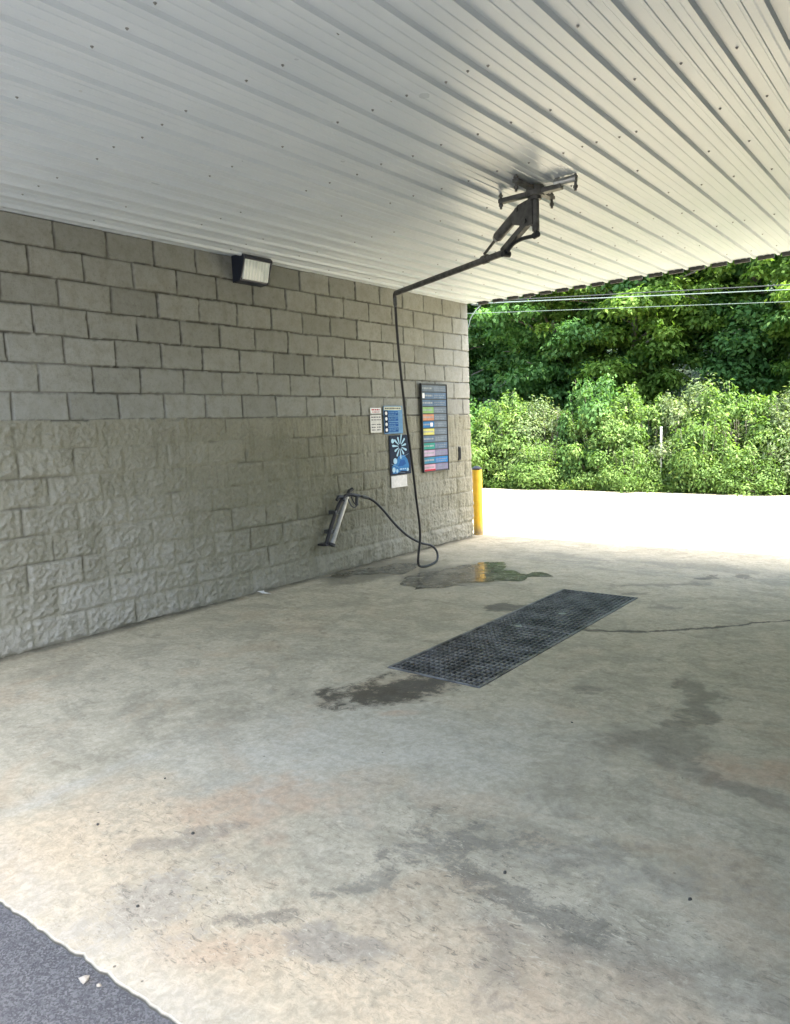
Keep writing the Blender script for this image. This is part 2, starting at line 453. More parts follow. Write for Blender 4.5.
for k, c in dict(navy=(.006, .016, .04), blue=(.010, .085, .28), midblue=(.03, .17, .40), pblue=(.13, .27, .45), cream=(.55, .55, .42), ink=(.03, .035, .05),
                 faint=(.20, .23, .26), dim=(.30, .32, .32), slate=(.10, .15, .22), slate2=(.14, .17, .20), green=(.22, .38, .14), orange=(.52, .24, .14), yel=(.58, .54, .14), teal=(.03, .26, .20),
                 pink=(.46, .33, .44), cyan=(.04, .20, .30), rose=(.56, .32, .40), red=(.42, .03, .04), lilac=(.20, .18, .27), sign=(.75, .75, .74), ice=(.36, .55, .66)).items():
    M[k] = simple('print_' + k, c, .55, 0, .12, 14, spec=.15)
LENS = NT('fixture_glass')
w = LENS.t.nodes.new('ShaderNodeTexWave'); w.inputs['Scale'].default_value = 9; w.bands_direction = 'Y'
LENS.set(w.inputs['Vector'], LENS.co)
LENS.p(color=LENS.mix(w.outputs['Fac'], (.66, .70, .68), (.80, .83, .81)), rough=.16, coat=.5, normal=LENS.bump(w.outputs['Fac'], .5, .01))
M['lens'] = LENS.m

def worn_yellow():
    n = NT('worn_yellow_paint')
    f = n.noise(7, 8, .75); g_ = n.noise(22, 8, .8, vec=n.mapping(scale=(1, 1, .35)))
    sep = n.t.nodes.new('ShaderNodeSeparateXYZ'); n.set(sep.inputs[0], n.co)
    c = n.mix(n.ramp(f, .35, .65), (.70, .40, .02), (.80, .50, .04))
    c = n.mix(n.ramp(g_, .58, .66, 0, .7), c, (.30, .19, .05))
    c = n.mix(n.math('MULTIPLY', n.ramp(sep.outputs[2], .22, .0), n.ramp(f, .3, .6, .3, 1)), c, (.22, .17, .09))
    n.p(color=c, rough=n.ramp(f, .3, .7, .4, .65), normal=n.bump(g_, .3, .004))
    return n.m
M['yellow'] = worn_yellow()

# ------------------------------------------------------------------ sun and sky
SUN_EL, SUN_AZ = 60, 95          # azimuth clockwise from +Y
sd = Vector((math.sin(R(SUN_AZ)) * math.cos(R(SUN_EL)), math.cos(R(SUN_AZ)) * math.cos(R(SUN_EL)), math.sin(R(SUN_EL))))
world = bpy.data.worlds.new('World'); scene.world = world; world.use_nodes = True
nt = world.node_tree
sky = nt.nodes.new('ShaderNodeTexSky'); sky.sky_type = 'NISHITA'; sky.sun_disc = False
sky.sun_elevation = R(SUN_EL); sky.sun_rotation = R(SUN_AZ)
sky.air_density = 1.0; sky.dust_density = 4.0; sky.ozone_density = 1.0
nt.links.new(sky.outputs[0], nt.nodes['Background'].inputs[0])
nt.nodes['Background'].inputs[1].default_value = .15
L = bpy.data.lights.new('sun', 'SUN'); L.energy = 3.3; L.angle = R(.55); L.color = (1, .955, .88)
so = bpy.data.objects.new('sun', L); COL.objects.link(so)
so.rotation_euler = (-sd).to_track_quat('-Z', 'Y').to_euler(); so.location = sd * 60

# ------------------------------------------------------------------ camera (solved from the block courses)
cam = bpy.data.cameras.new('camera'); co = bpy.data.objects.new('camera', cam); COL.objects.link(co)
cam.sensor_fit = 'VERTICAL'; cam.sensor_height = 36; cam.lens = 25.467; cam.clip_end = 500; cam.clip_start = .05
CR, CU, CF = Vector((.78290034, .62095028, -.03857211)), Vector((-.04078512, .11308965, .99274735)), Vector((-.62080885, .77564907, -.11386346))
CP = Vector((5.20602, -8.17614, 1.47266))
co.matrix_world = Matrix(((CR.x, CU.x, -CF.x, CP.x), (CR.y, CU.y, -CF.y, CP.y), (CR.z, CU.z, -CF.z, CP.z), (0, 0, 0, 1)))
scene.camera = co
vs = scene.view_settings
scene.display_settings.display_device = 'sRGB'
vs.view_transform = 'Standard'; vs.look = 'None'; vs.gamma = 1; vs.use_curve_mapping = False
vs.exposure = 2.95
scene.cycles.max_bounces = 12; scene.cycles.diffuse_bounces = 7; scene.cycles.sample_clamp_indirect = 8
scene.cycles.use_denoising = True

# ------------------------------------------------------------------ ground
def sheet(name, rects, z, mat, kind='structure'):
    mb = MB()
    for (x0, y0, x1, y1) in rects:
        mb.bm.faces.new([mb.bm.verts.new(p) for p in ((x0, y0, z), (x1, y0, z), (x1, y1, z), (x0, y1, z))])
    bmesh.ops.remove_doubles(mb.bm, verts=mb.bm.verts, dist=1e-4)
    return tag(mb.build(name, mat), kind=kind)
GX0, GX1, GY0, GY1 = 2.42, 3.07, -4.81, -2.34
g = .012
EDGE = -BAY_L + .12
def span(a, b, st): return np.linspace(a, b, max(2, int(round((b - a) / st)) + 1))
def concrete_floor():
    X0, X1, Y1 = -.3, 6.0, 1.0
    xs = np.unique(np.round(np.concatenate([span(X0, GX0 - g, .02), span(GX0 - g, GX1 + g, .02), span(GX1 + g, X1, .02)]), 5))
    ys = np.unique(np.round(np.concatenate([span(EDGE, GY0 - g, .02), span(GY0 - g, GY1 + g, .02), span(GY1 + g, Y1, .02)]), 5))
    X, Y = np.meshgrid(xs, ys)
    idx = np.arange(X.size).reshape(X.shape)
    F = np.stack([idx[:-1, :-1], idx[:-1, 1:], idx[1:, 1:], idx[1:, :-1]], -1)
    cx, cy = (xs[:-1] + xs[1:]) / 2, (ys[:-1] + ys[1:]) / 2
    CX, CY = np.meshgrid(cx, cy)
    hole = (CX > GX0 - g) & (CX < GX1 + g) & (CY > GY0 - g) & (CY < GY1 + g)
    F = F[~hole]
    V = np.stack([X, Y, np.zeros_like(X)], -1).reshape(-1, 3)
    rects = [(-25, EDGE, X0, 6.45), (X1, EDGE, 25, 6.45), (X0, Y1, X1, 6.45)]
    nv = len(V)
    RV = np.array([p for (a, b, c, d) in rects for p in ((a, b, 0), (c, b, 0), (c, d, 0), (a, d, 0))], float)
    V = np.concatenate([V, RV]); F = np.concatenate([F, nv + np.arange(len(RV)).reshape(-1, 4)])
    me = bpy.data.meshes.new('concrete_floor'); set_quads(me, V, F, smooth=False)
    add_masks(me, V[:, 0].copy(), V[:, 1].copy())
    return tag(link_mesh('concrete_floor', me, M['concrete']), kind='structure')
concrete_floor()
sheet('asphalt_drive', [(-25, -60, 25, -BAY_L + .06)], -.012, M['asphalt'])
me_ground = sheet('ground', [(-300, -300, GX0 - .3, 300), (GX1 + .3, -300, 300, 300), (GX0 - .3, -300, GX1 + .3, GY0 - .3), (GX0 - .3, GY1 + .3, GX1 + .3, 300)], -.06, M['soil'])
rnd = random.Random(4)      # broken arris along the slab's front edge
xs_ = [-25, 0] + [1.5 + .025 * i for i in range(170)] + [25]
mb = MB(); prev = None; yv = 0
for x in xs_:
    yv = .35 * yv + rnd.uniform(-.0035, .0035) + (rnd.uniform(.003, .009) if rnd.random() < .07 else 0)
    ye = -BAY_L + .004 + yv + max(-.045, min(.03, -.034 + .055 * (x - 2.8)))
    row = [mb.bm.verts.new(p) for p in ((x, EDGE, 0), (x, ye + .006, 0), (x, ye, -.005), (x, ye - .004 + rnd.uniform(0, .004), -.10))]
    if prev:
        for a, b in ((0, 1), (1, 2), (2, 3)): mb.bm.faces.new((prev[a], prev[b], row[b], row[a]))
    prev = row
se = tag(mb.build('slab_edge', M['concrete']), kind='structure')
vc = np.array([v.co[:] for v in se.data.vertices]); add_masks(se.data, vc[:, 0].copy(), vc[:, 1].copy())
mb = MB()          # drain pit under the grate
a, b_, c_, d_ = GX0 - .03, GX1 + .03, GY0 - .03, GY1 + .03
for lo, hi in [((a - .1, c_, -.9), (a, d_, -.02)), ((b_, c_, -.9), (b_ + .1, d_, -.02)), ((a - .1, c_ - .1, -.9), (b_ + .1, c_, -.02)), ((a - .1, d_, -.9), (b_ + .1, d_ + .1, -.02)), ((a - .1, c_ - .1, -1), (b_ + .1, d_ + .1, -.9))]:
    mb.box(lo, hi)
tag(mb.build('drain_pit', M['pit']), kind='structure')
# hillside behind the trees
xs, ys = np.linspace(-60, 40, 81), np.linspace(8.5, 60, 50)
X, Y = np.meshgrid(xs, ys)
Z = -.05 + np.clip(Y - 9.5, 0, None) * .28 + (fbm(X * .25, Y * .25, 3) - .5) * np.clip(Y - 8.5, 0, 4) * .3
def grid_mesh(name, X, Y, Z):
    h, wd = X.shape
    me = bpy.data.meshes.new(name)
    V = np.stack([X, Y, Z], -1).reshape(-1, 3).astype(np.float32)
    idx = np.arange(h * wd).reshape(h, wd)
    F = np.stack([idx[:-1, :-1], idx[:-1, 1:], idx[1:, 1:], idx[1:, :-1]], -1).reshape(-1, 4)
    set_quads(me, V, F)
    return me
tag(link_mesh('hillside', grid_mesh('hillside', X, Y, Z), M['hill']), kind='structure')

# puddles: thin films lying in shallow dips
def puddle(name, outline, label):
    P = [Vector((x, y, 0)) for x, y in outline]
    P = catmull(P + P[:1], 8)[:-1]
    rnd = random.Random(3)
    mb = MB()
    vs_ = [mb.bm.verts.new((p.x + rnd.uniform(-.010, .010) + .05 * math.sin(p.x * 19 + p.y * 7), p.y + rnd.uniform(-.010, .010) + .04 * math.sin(p.x * 23 - p.y * 11), .004)) for p in P]
    mb.bm.faces.new(vs_)
    o = mb.build(name, M['water'])
    for pl in o.data.polygons:
        if pl.normal.z < 0: o.data.flip_normals(); break
    return tag(o, kind='structure')
puddle('puddle', [(1.0, -2.82), (1.16, -2.95), (1.36, -2.9), (1.45, -2.62), (1.62, -2.4), (1.86, -2.2), (1.95, -1.98), (2.05, -1.84), (1.88, -1.80), (1.72, -1.88), (1.5, -1.72), (1.25, -1.5), (1.0, -1.72), (1.02, -2.05), (.86, -2.3), (.9, -2.6)], '')
puddle('puddle', [(.20, -2.62), (.34, -2.70), (.50, -2.58), (.66, -2.45), (.72, -2.28), (.60, -2.10), (.42, -1.98), (.28, -2.08), (.2, -2.35)], '')

# ------------------------------------------------------------------ block walls
def wall_surface(y0, y1, step, seed, phase=-.163, smooth_rows=7):
    """height (towards the bay) and masks of a block wall, courses .2032 from the top"""
    ny, nz = int((y1 - y0) / step) + 1, int(H / step) + 1
    y = np.linspace(y0, y1, ny); z = np.linspace(0, H, nz)
    Yg, Zg = np.meshgrid(y, z)
    rs = np.random.RandomState(seed)
    wob = (fbm(Yg * 4, Zg * 4, seed + 1, 4) - .5) * .015
    wob2 = (fbm(Yg * 5, Zg * 5, seed + 5, 4) - .5) * .018
    row = np.floor((H - Zg + wob) / .2032).astype(int)
    u = (Yg - phase + wob2) / .4064 + np.where(row % 2 == 0, 0, .5)
    colm = np.floor(u).astype(int)
    fu = (u - colm) * .4064; fz = (H - Zg + wob) - row * .2032
    du = np.minimum(fu, .4064 - fu); dz = np.minimum(fz, .2032 - fz)
    dz = np.where((row == 0) & (fz < .1), .1, dz)
    d = np.minimum(du, dz)
    rnd = rs.rand(64, 64)
    rb = rnd[row % 64, colm % 64]; rb2 = rs.rand(64, 64)[row % 64, colm % 64]
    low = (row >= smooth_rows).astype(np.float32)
    edge = fbm(Yg * 26, Zg * 26, seed + 9, 2)
    jw = .0035 + .0085 * edge
    joint = 1 - sstep(jw * .6, jw * 1.5, d + .002)
    # upper courses: raked dark joints, nearly flat faces
    hu = (rb - .5) * .010 + (fbm(Yg * 14, Zg * 14, seed + 2, 4) - .5) * .006 - joint * .015
    tilt = (rb2 - .5) * .008
    hu = hu + tilt * (fu / .4064 - .5)
    # lower courses: coated split face blocks
    e = sstep(0, .03, d)
    rough = fbm(Yg * 22, Zg * 22, seed + 20, 4, .7) - .5
    rid = fbm(Yg * 9 + 3, Zg * 9, seed + 30, 3, .6)
    sidey = sstep(-2.2, -5.2, Yg)                      # rougher relief and paler colour towards the entrance
    bottom = sstep(1.5, .1, Zg)
    k = .35 + .65 * np.clip(.75 * sidey + .55 * bottom * sstep(-4.2, -1.5, Yg) + .35 * bottom, 0, 1)
    hl = .006 + k * (rough * .027 + (rid - .5) * .022 + (fbm(Yg * 42, Zg * 42, seed + 80, 3) - .5) * .022 + (rb - .5) * .018) * (.45 + .55 * e) - (1 - e) * .008 * (.4 + .6 * k)
    open_j = sstep(.52, .66, fbm(Yg * 2.4, Zg * 3.2, seed + 40, 3)) * low
    hl = hl - joint * .010 * open_j
    last = np.clip(1 - Zg / .2032, 0, 1) * (Zg < .2032) * sstep(-3.2, -2.4, Yg)
    hl = hl + .026 * sstep(0, .25, last) * sstep(.35, .6, fbm(Yg * 4, Zg * 2, seed + 60, 3))
    vert = fbm(Yg * 30, Zg * 5, seed + 70, 3) - .5           # fluted tooling marks towards the far end
    hl = hl + vert * .022 * sstep(-4.2, -2.6, Yg)
    h = hu * (1 - low) + hl * low
    jm = joint * np.where(low > 0, .40 * open_j, .92 * (.55 + .45 * sstep(.35, .6, fbm(Yg * 2.2, Zg * 2.2, seed + 50, 3))))
    entry_light = np.clip((.25 + .75 * sstep(-.004, .018, hl)) * sidey * (.35 + .65 * bottom), 0, 1) * low  # entrance daylight painted as paler colour, strongest low down and on raised grain
    return Yg, Zg, h, dict(joint=jm, tone=rb * .7 + .3 * rb2, low=low, entry_light=entry_light)

def block_wall(name, x, side, y0, y1, step, seed, mat, thick=.3):
    Yg, Zg, h, masks = wall_surface(y0, y1, step, seed)
    nz, ny = Yg.shape
    top = H - .004
    Zc = np.minimum(Zg, top)
    V = np.stack([x + side * (h - .006), Yg, Zc], -1).reshape(-1, 3)
    idx = np.arange(nz * ny).reshape(nz, ny)
    F = np.stack([idx[:-1, :-1], idx[:-1, 1:], idx[1:, 1:], idx[1:, :-1]], -1).reshape(-1, 4)
    if side < 0: F = F[:, ::-1]
    # close the body behind the face
    ring = np.concatenate([idx[0, :-1], idx[:-1, -1], idx[-1, :0:-1], idx[:0:-1, 0]])
    B = V[ring].copy(); B[:, 0] = x - side * thick
    nb = len(V); V = np.concatenate([V, B])
    j = np.arange(len(ring)); jn = (j + 1) % len(ring)
    S = np.stack([ring[jn], ring[j], nb + j, nb + jn], -1)
    if side < 0: S = S[:, ::-1]
    F = np.concatenate([F, S])
    me = bpy.data.meshes.new(name)
    set_quads(me, V, F)
    for k, v in masks.items():
        a = me.attributes.new(k, 'FLOAT', 'POINT')
        full = np.zeros(len(V), np.float32); full[:nb] = v.ravel()
        full[nb:] = v.ravel()[ring]
        a.data.foreach_set('value', full)
    return link_mesh(name, me, mat)
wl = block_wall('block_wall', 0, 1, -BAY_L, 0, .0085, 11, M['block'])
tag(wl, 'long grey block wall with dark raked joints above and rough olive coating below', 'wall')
wr = block_wall('block_wall', BAY_W, -1, -BAY_L, 0, .03, 77, M['block_dark'])
tag(wr, 'opposite block wall closing the right side of the wash bay', 'wall')

# ------------------------------------------------------------------ roof and ribbed ceiling
roof = empty('bay_roof', (0, 0, H))
tag(roof, 'white ribbed metal ceiling with its dark toothed edge over the wash bay', 'roof')
RIB, R0 = .2188, 3.6482
RY0 = -7.85
def profile(x0, x1):
    pts = []
    k0 = math.ceil((x0 - R0) / RIB) - 1
    k = k0
    while True:
        xr = R0 + k * RIB
        if xr - .05 > x1: break
        # dark line in the photograph is the right-hand flank of the rib
        for dx, dz in [(-.048, 0), (-.030, -.021), (-.006, -.0215), (.001, 0),
                       (.058, 0), (.062, -.0035), (.074, -.0035), (.078, 0), (.118, 0), (.122, -.0035), (.134, -.0035), (.138, 0)]:
            pts.append((xr + dx, dz))
        k += 1
    pts = [(x, z) for x, z in pts if x0 <= x <= x1]
    return [(x0, 0)] + pts + [(x1, 0)]
prof = profile(-.31, BAY_W + .31)
mb = MB()
NY = 9
rows = []
for i in range(NY + 1):
    y = RY0 + (0 - RY0) * i / NY
    rows.append([mb.bm.verts.new((x, y, z)) for x, z in prof])
for A, B in zip(rows[:-1], rows[1:]):
    for i in range(len(A) - 1):
        mb.bm.faces.new((A[i], B[i], B[i + 1], A[i + 1]))
ceil = mb.build('ceiling_panel', M['ceiling'], roof)
# make it face down
if ceil.data.polygons[5].normal.z > 0: ceil.data.flip_normals()
# screws, one each side of the ribs along every purlin
def project(P):
    d = Vector(P) - CP; z = d.dot(CF)
    if z < .1: return None
    return 395 + 724.4 * d.dot(CR) / z, 512 - 724.4 * d.dot(CU) / z, z
def screw_geo(mb, x, y):
    mb.cyl((x, y, -.0005), (x, y, -.002), .0075, n=10)
    mb.cyl((x, y, -.002), (x, y, -.007), .0045, .004, n=6)
rnd = random.Random(5)
seen, hidden = [], []
for r_ in range(15):
    y = -.35 - r_ * .61
    if y < RY0 + .1: break
    for k in range(-17, 9):
        xr = R0 + k * RIB
        for dx in (.030, .160):
            if rnd.random() < (.8 if dx > .1 else .35): continue
            x = xr + dx + rnd.uniform(-.006, .006); yy = y + rnd.uniform(-.02, .02)
            if not .05 < x < BAY_W - .05: continue
            q = project((x, yy, H))
            if q and -5 < q[0] < 795 and -5 < q[1] < 400: seen.append((q[2], x, yy))
            else: hidden.append((9, x, yy))
seen.sort()
mb = MB(); screw_geo(mb, 0, 0)
s0 = mb.build('screw', M['spring'], ceil)
for i, (_, x, y) in enumerate(seen[:98]):
    o = s0 if i == 0 else s0.copy()
    if i: COL.objects.link(o); o.parent = ceil
    o.location = (x, y, 0)
mb = MB()
for _, x, y in seen[98:] + hidden: screw_geo(mb, x, y)
tag(mb.build('far_screws', M['spring'], ceil), kind='stuff')
# toothed closure strip along the far edge
mb = MB()
k = -16
while R0 + k * RIB < BAY_W:
    xa, xb = R0 + k * RIB + .012, R0 + (k + 1) * RIB - .060
    mb.box((max(xa, -.05), .001, -.038), (xb, .02, .03))
    k += 1
mb.box((-8, .003, .03), (14, .022, .36))
mb.build('edge_trim', M['trim'], roof)
mb = MB()
mb.box((-8, RY0, .06), (14, 0, .36)); mb.build('roof_deck', M['roof'], roof)
mb = MB()
mb.box((-8, RY0 - .02, -.05), (14, RY0 - .001, .40)); mb.build('fascia', M['white'], roof)

# ------------------------------------------------------------------ floor grate
gr = empty('floor_grate', (0, 0, 0)); tag(gr, 'long dark steel bar grating set over the drain in the concrete floor', 'floor grate')
mb = MB()
t = .012
for lo, hi in [((GX0 - .01, GY0, -.05), (GX0 + t, GY1, .006)), ((GX1 - t, GY0, -.05), (GX1 + .01, GY1, .006)), ((GX0 + t, GY0, -.05), (GX1 - t, GY0 + t, .006)), ((GX0 + t, GY1 - t, -.05), (GX1 - t, GY1, .006))]:
    mb.box(lo, hi)
mb.box((GX0 - .01, -3.585, -.05), (GX1 + .01, -3.571, .005))
mb.build('frame', M['grate'], gr, .0015)
mb = MB()
nb = 17
for i in range(1, nb):
    x = GX0 + (GX1 - GX0) * i / nb
    mb.box((x - .0045, GY0 + t, -.034), (x + .0045, GY1 - t, .004))
nc = 46
for i in range(1, nc):
    y = GY0 + (GY1 - GY0) * i / nc
    mb.box((GX0 + t, y - .0045, -.020), (GX1 - t, y + .0045, .0015))
mb.build('grating', M['grate'], gr)
for (x, y) in [(2.655, -3.60), (2.775, -3.12)]:
    mb = MB(); mb.poly([(x - .034, y - .012, .0045), (x + .01, y - .024, .0045), (x + .036, y + .004, .0045), (x + .012, y + .026, .0045), (x - .022, y + .020, .0045)], (0, 0, .003))
    mb.build('lifting_plate', M['pale'], gr, .001)

# ------------------------------------------------------------------ wall light
wlg = empty('wall_light', (0, -3.685, 2.95)); tag(wlg, 'dark blue black wall pack light with pale prismatic lens high on the block wall', 'wall light')
mb = MB()   # body: wedge seen from the side, local coordinates
ya, yb = -.165, .165
sec = [(.0, .10), (.15, .095), (.175, .075), (.175, .055), (.10, -.125), (.0, -.135)]
mb.poly([(x, ya, z) for x, z in sec], (0, .014, 0)); mb.poly([(x, yb - .014, z) for x, z in sec], (0, .014, 0))
mb.poly([(0, ya + .014, .10), (.15, ya + .014, .095), (.175, ya + .014, .075), (.175, ya + .014, .05), (.155, ya + .014, .05), (.14, ya + .014, .08), (0, ya + .014, .085)], (0, yb - ya - .028, 0))
mb.poly([(.012, ya + .014, -.135), (.10, ya + .014, -.125), (.112, ya + .014, -.10), (.085, ya + .014, -.105), (.012, ya + .014, -.12)], (0, yb - ya - .028, 0))
mb.box((0.0, ya + .014, -.13), (.012, yb - .014, .09))
hs = mb.build('housing', M['bronze'], wlg, .004)
mb = MB()
mb.poly([(.02, ya + .018, .07), (.166, ya + .018, .062), (.118, ya + .018, -.112), (.02, ya + .018, -.118)], (0, yb - ya - .036, 0))
mb.build('lens', M['lens'], wlg, .006)

# ------------------------------------------------------------------ signs (flat plates on the wall, facing the bay)
def plate(mb, y0, y1, z0, z1, x0, x1, mi=0): mb.box((x0, y0, z0), (x1, y1, z1), mi)
SX = .012       # plates sit on the high points of the coating
def lines(mb, y0, y1, z, h, x, mi, rnd, n=1):
    """a line of lettering too small to read: short strokes"""
    y = y0
    while y < y1 - .008:
        L_ = min(rnd.uniform(.012, .045), y1 - y)
        mb.box((x, y, z), (x + .0012, y + L_, z + h), mi)
        y += L_ + rnd.uniform(.006, .012)
rnd = random.Random(12)
nb_ = empty('notice_plate', (SX, -1.965, 1.44)); tag(nb_, 'small white notice plate with rows of dark print left of the blue sign', 'notice')
mb = MB(); plate(mb, -.095, .095, 0, .195, 0, .004, 1)
for z in (.165, .135): lines(mb, -.08, .08, z, .010, .0042, 0, rnd)
for yc in (-.045, .045):
    for z in (.025, .055, .085): lines(mb, yc - .033, yc + .033, z, .009, .0042, 0, rnd)
mb.build('printed_plate', [M['ink'], M['offwhite']], nb_)
nb2 = empty('notice_plate', (SX, -1.965, 1.65)); tag(nb2, 'tiny white strip plate with dark print just above the larger white notice', 'notice')
mb = MB(); plate(mb, -.09, .09, 0, .062, 0, .004, 1); lines(mb, -.07, .07, .034, .014, .0042, 0, rnd); lines(mb, -.06, .065, .012, .009, .0042, 0, rnd); mb.build('printed_plate', [M['red'], M['sign']], nb2)

bs = empty('instruction_sign', (SX, -1.655, 1.42)); tag(bs, 'blue instruction sign with cream heading strip and white number dots', 'sign')
mb = MB(); plate(mb, -.17, .17, 0, .315, 0, .005); mb.build('panel', M['pblue'], bs, .001)
mb = MB(); plate(mb, -.165, .150, .268, .305, .0052, .0068); lines(mb, -.15, .13, .280, .012, .007, 1, rnd); mb.build('heading', [M['cream'], M['ink']], bs)
mb = MB(); plate(mb, -.165, -.10, .012, .262, .0052, .0068)
mb.build('number_column', M['navy'], bs)
for i in range(4):
    z = .205 - i * .062
    mb = MB(); mb.cyl((.007, -.132, z + .026), (.0082, -.132, z + .026), .020, n=18); mb.build('number_dot', M['sign'], bs)
    mb = MB(); plate(mb, -.095, .085, z, z + .050, .0052, .0068, 0)
    lines(mb, -.085, .075, z + .028, .010, .007, 1, rnd); lines(mb, -.085, .04, z + .010, .008, .007, 1, rnd)
    mb.build('step_panel', [M['blue'], M['pblue']], bs)

ps = empty('poster', (SX, -1.545, .945)); tag(ps, 'dark navy poster with white starburst spray and blue shapes', 'poster')
mb = MB(); plate(mb, -.20, .19, 0, .455, 0, .006); mb.build('panel', M['navy'], ps, .001)
mb = MB()
cy, cz = -.01, .325
for i in range(11):
    a = 2 * math.pi * i / 11 + .2
    r0, r1 = .030, .105 + .03 * ((i * 7) % 3) / 2
    wd = .014
    d = Vector((0, math.cos(a), math.sin(a))); n_ = Vector((0, -d.z, d.y))
    c0 = Vector((.0062, cy, cz))
    mb.poly([c0 + d * r0 - n_ * .004, c0 + d * r1 - n_ * wd, c0 + d * (r1 + .014), c0 + d * r1 + n_ * wd, c0 + d * r0 + n_ * .004], (.0012, 0, 0))
mb.cyl((.0062, -.145, .39), (.0074, -.145, .39), .026, n=16)
mb.build('starburst', M['ice'], ps)
mb = MB()
mb.poly([(.0062, y, z) for y, z in [(-.16, .02), (-.17, .10), (-.10, .15), (-.04, .215), (.06, .225), (.12, .17), (.15, .09), (.13, .03), (.0, .045), (-.08, .015)]], (.0010, 0, 0), 0)
mb.poly([(.0074, y, z) for y, z in [(-.06, .10), (-.01, .165), (.06, .17), (.09, .12), (.02, .095)]], (.0010, 0, 0), 1)
for (y, z, r_) in [(-.11, .16, .035), (-.14, .06, .03), (-.08, .045, .022), (.12, .05, .02)]:
    mb.cyl((.0074, y, z), (.0084, y, z), r_, n=12, mi=2)
lines(mb, -.03, .10, .055, .014, .0074, 2, rnd)
for y, z, a, L_ in [(-.18, .13, .6, .16), (.02, .2, -.5, .14), (-.05, .03, .2, .12)]:
    mb.bar((.0075, y, z), (.0075, y + L_ * math.cos(a), z - L_ * math.sin(a) * .5), .006, .0016, 2)
mb.build('spray_picture', [M['midblue'], M['blue'], M['ice']], ps)
ws = empty('info_plate', (SX, -1.585, .80)); tag(ws, 'blank off white plate fixed directly below the navy poster', 'sign')
mb = MB(); plate(mb, -.150, .145, 0, .135, 0, .006); mb.build('plate', M['offwhite'], ws, .002)

mn = empty('menu_board', (SX, -.855, .945)); tag(mn, 'tall framed menu board with twelve coloured wash rows near the wall end', 'sign')
W2 = .262
mb = MB()
plate(mb, -W2 - .012, W2 + .012, -.012, 1.055, 0, .012); plate(mb, -W2 - .012, -W2, -.012, 1.055, .012, .030); plate(mb, W2, W2 + .012, -.012, 1.055, .012, .024)
plate(mb, -W2, W2, 1.043, 1.055, .012, .024); plate(mb, -W2, W2, -.012, 0, .012, .024)
mb.build('frame', M['black'], mn, .002)
ROWS = [('slate2', 'slate2'), ('slate', 'slate'), ('slate', 'slate'), ('green', 'slate2'), ('orange', 'slate2'), ('midblue', 'slate2'), ('yel', 'slate2'),
        ('slate', 'slate2'), ('teal', 'slate'), ('pink', 'lilac'), ('cyan', 'midblue'), ('rose', 'lilac')]
z = 1.040
hh = 1.040 / 12
for i, (a, b) in enumerate(ROWS):
    z -= hh
    mb = MB()
    plate(mb, -W2 + .006, -.02, z + .008, z + hh - .006, .0122, .016, 0)
    plate(mb, -.018, W2 - .006, z + .008, z + hh - .006, .0122, .0155, 1)
    lines(mb, -W2 + .02, -.04, z + .036, .020, .0162, 5, rnd)
    lines(mb, .0, W2 - .03, z + .045, .012, .0157, 2, rnd); lines(mb, .0, W2 - .06, z + .022, .010, .0157, 2, rnd)
    if i == 1: plate(mb, -W2 + .012, -W2 + .06, z + .014, z + hh - .012, .0175, .0185, 3)
    if i == 11: plate(mb, -W2 + .006, -.02, z + .002, z + .022, .0163, .0175, 4)
    if i == 5: plate(mb, -.10, -.05, z + .02, z + hh - .02, .0175, .0185, 3)
    o = mb.build('menu_row', [M[a], M[b], M['faint'], M['sign'], M['red'], M['dim']], mn)
hk = empty('wall_slot', (.0, -.30, 1.125)); tag(hk, 'small dark slotted metal bracket on the wall beside the tall menu board', 'bracket')
mb = MB(); mb.box((.0, -.024, -.09), (.018, .024, .09)); mb.box((.018, -.010, -.07), (.03, .010, .07)); mb.build('bracket', M['black'], hk, .004)

# ------------------------------------------------------------------ ceiling boom
PX, PY = 2.86, -3.622
bm_ = empty('wash_boom', (PX, PY, H)); tag(bm_, 'swivelling steel wash boom hung from a cross mount on the ceiling', 'boom')
tip = Vector((1.003, -2.801, 2.70)); pv = Vector((PX, PY, 0))
D = Vector((tip.x - PX, tip.y - PY, 0)); LB = D.length; D.normalize()
S_ = Vector((-D.y, D.x, 0))
def bp(r, z, s=0): return D * r + S_ * s + Vector((0, 0, z - H))   # along the boom, height, sideways
mb = MB()     # cross mount: two channels with hanger bolts
zc = 3.0 - H
mb.box((-.27, -.024, zc - .02), (.10, .024, zc + .004)); mb.box((.0, -.026, zc - .022), (.19, .026, zc + .006))
mb.box((-.022, -.27, zc + .002), (.022, .25, zc + .024))
mb.box((-.27, -.018, zc + .004), (.29, .018, zc + .012))
mb.cyl((0, 0, zc - .03), (0, 0, zc + .035), .06, n=24)
mb.build('cross_mount', M['boom'], bm_, .002)
for x, y in [(-.262, 0), (.285, 0), (0, -.262), (0, .242)]:
    mb = MB(); mb.cyl((x, y, zc - .055), (x, y, -.002), .009, n=10); mb.cyl((x, y, zc - .038), (x, y, zc - .022), .015, n=6); mb.cyl((x, y, zc + .026), (x, y, zc + .038), .015, n=6)
    mb.build('hanger_bolt', M['boom'], bm_)
mb = MB(); mb.cyl((.15, 0, zc + .02), (.29, 0, zc + .02), .024, n=16); mb.cyl((.145, 0, zc + .02), (.175, 0, zc + .02), .03, n=16); mb.build('swivel_fitting', M['pale'], bm_)
mb = MB(); mb.cyl((0, 0, zc - .25), (0, 0, zc - .02), .024, n=18); mb.cyl((0, 0, zc - .29), (0, 0, zc - .25), .016, n=12); mb.cyl((0, 0, zc - .05), (0, 0, zc - .02), .04, n=18)
mb.build('swivel_post', M['boom'], bm_, smooth=40)
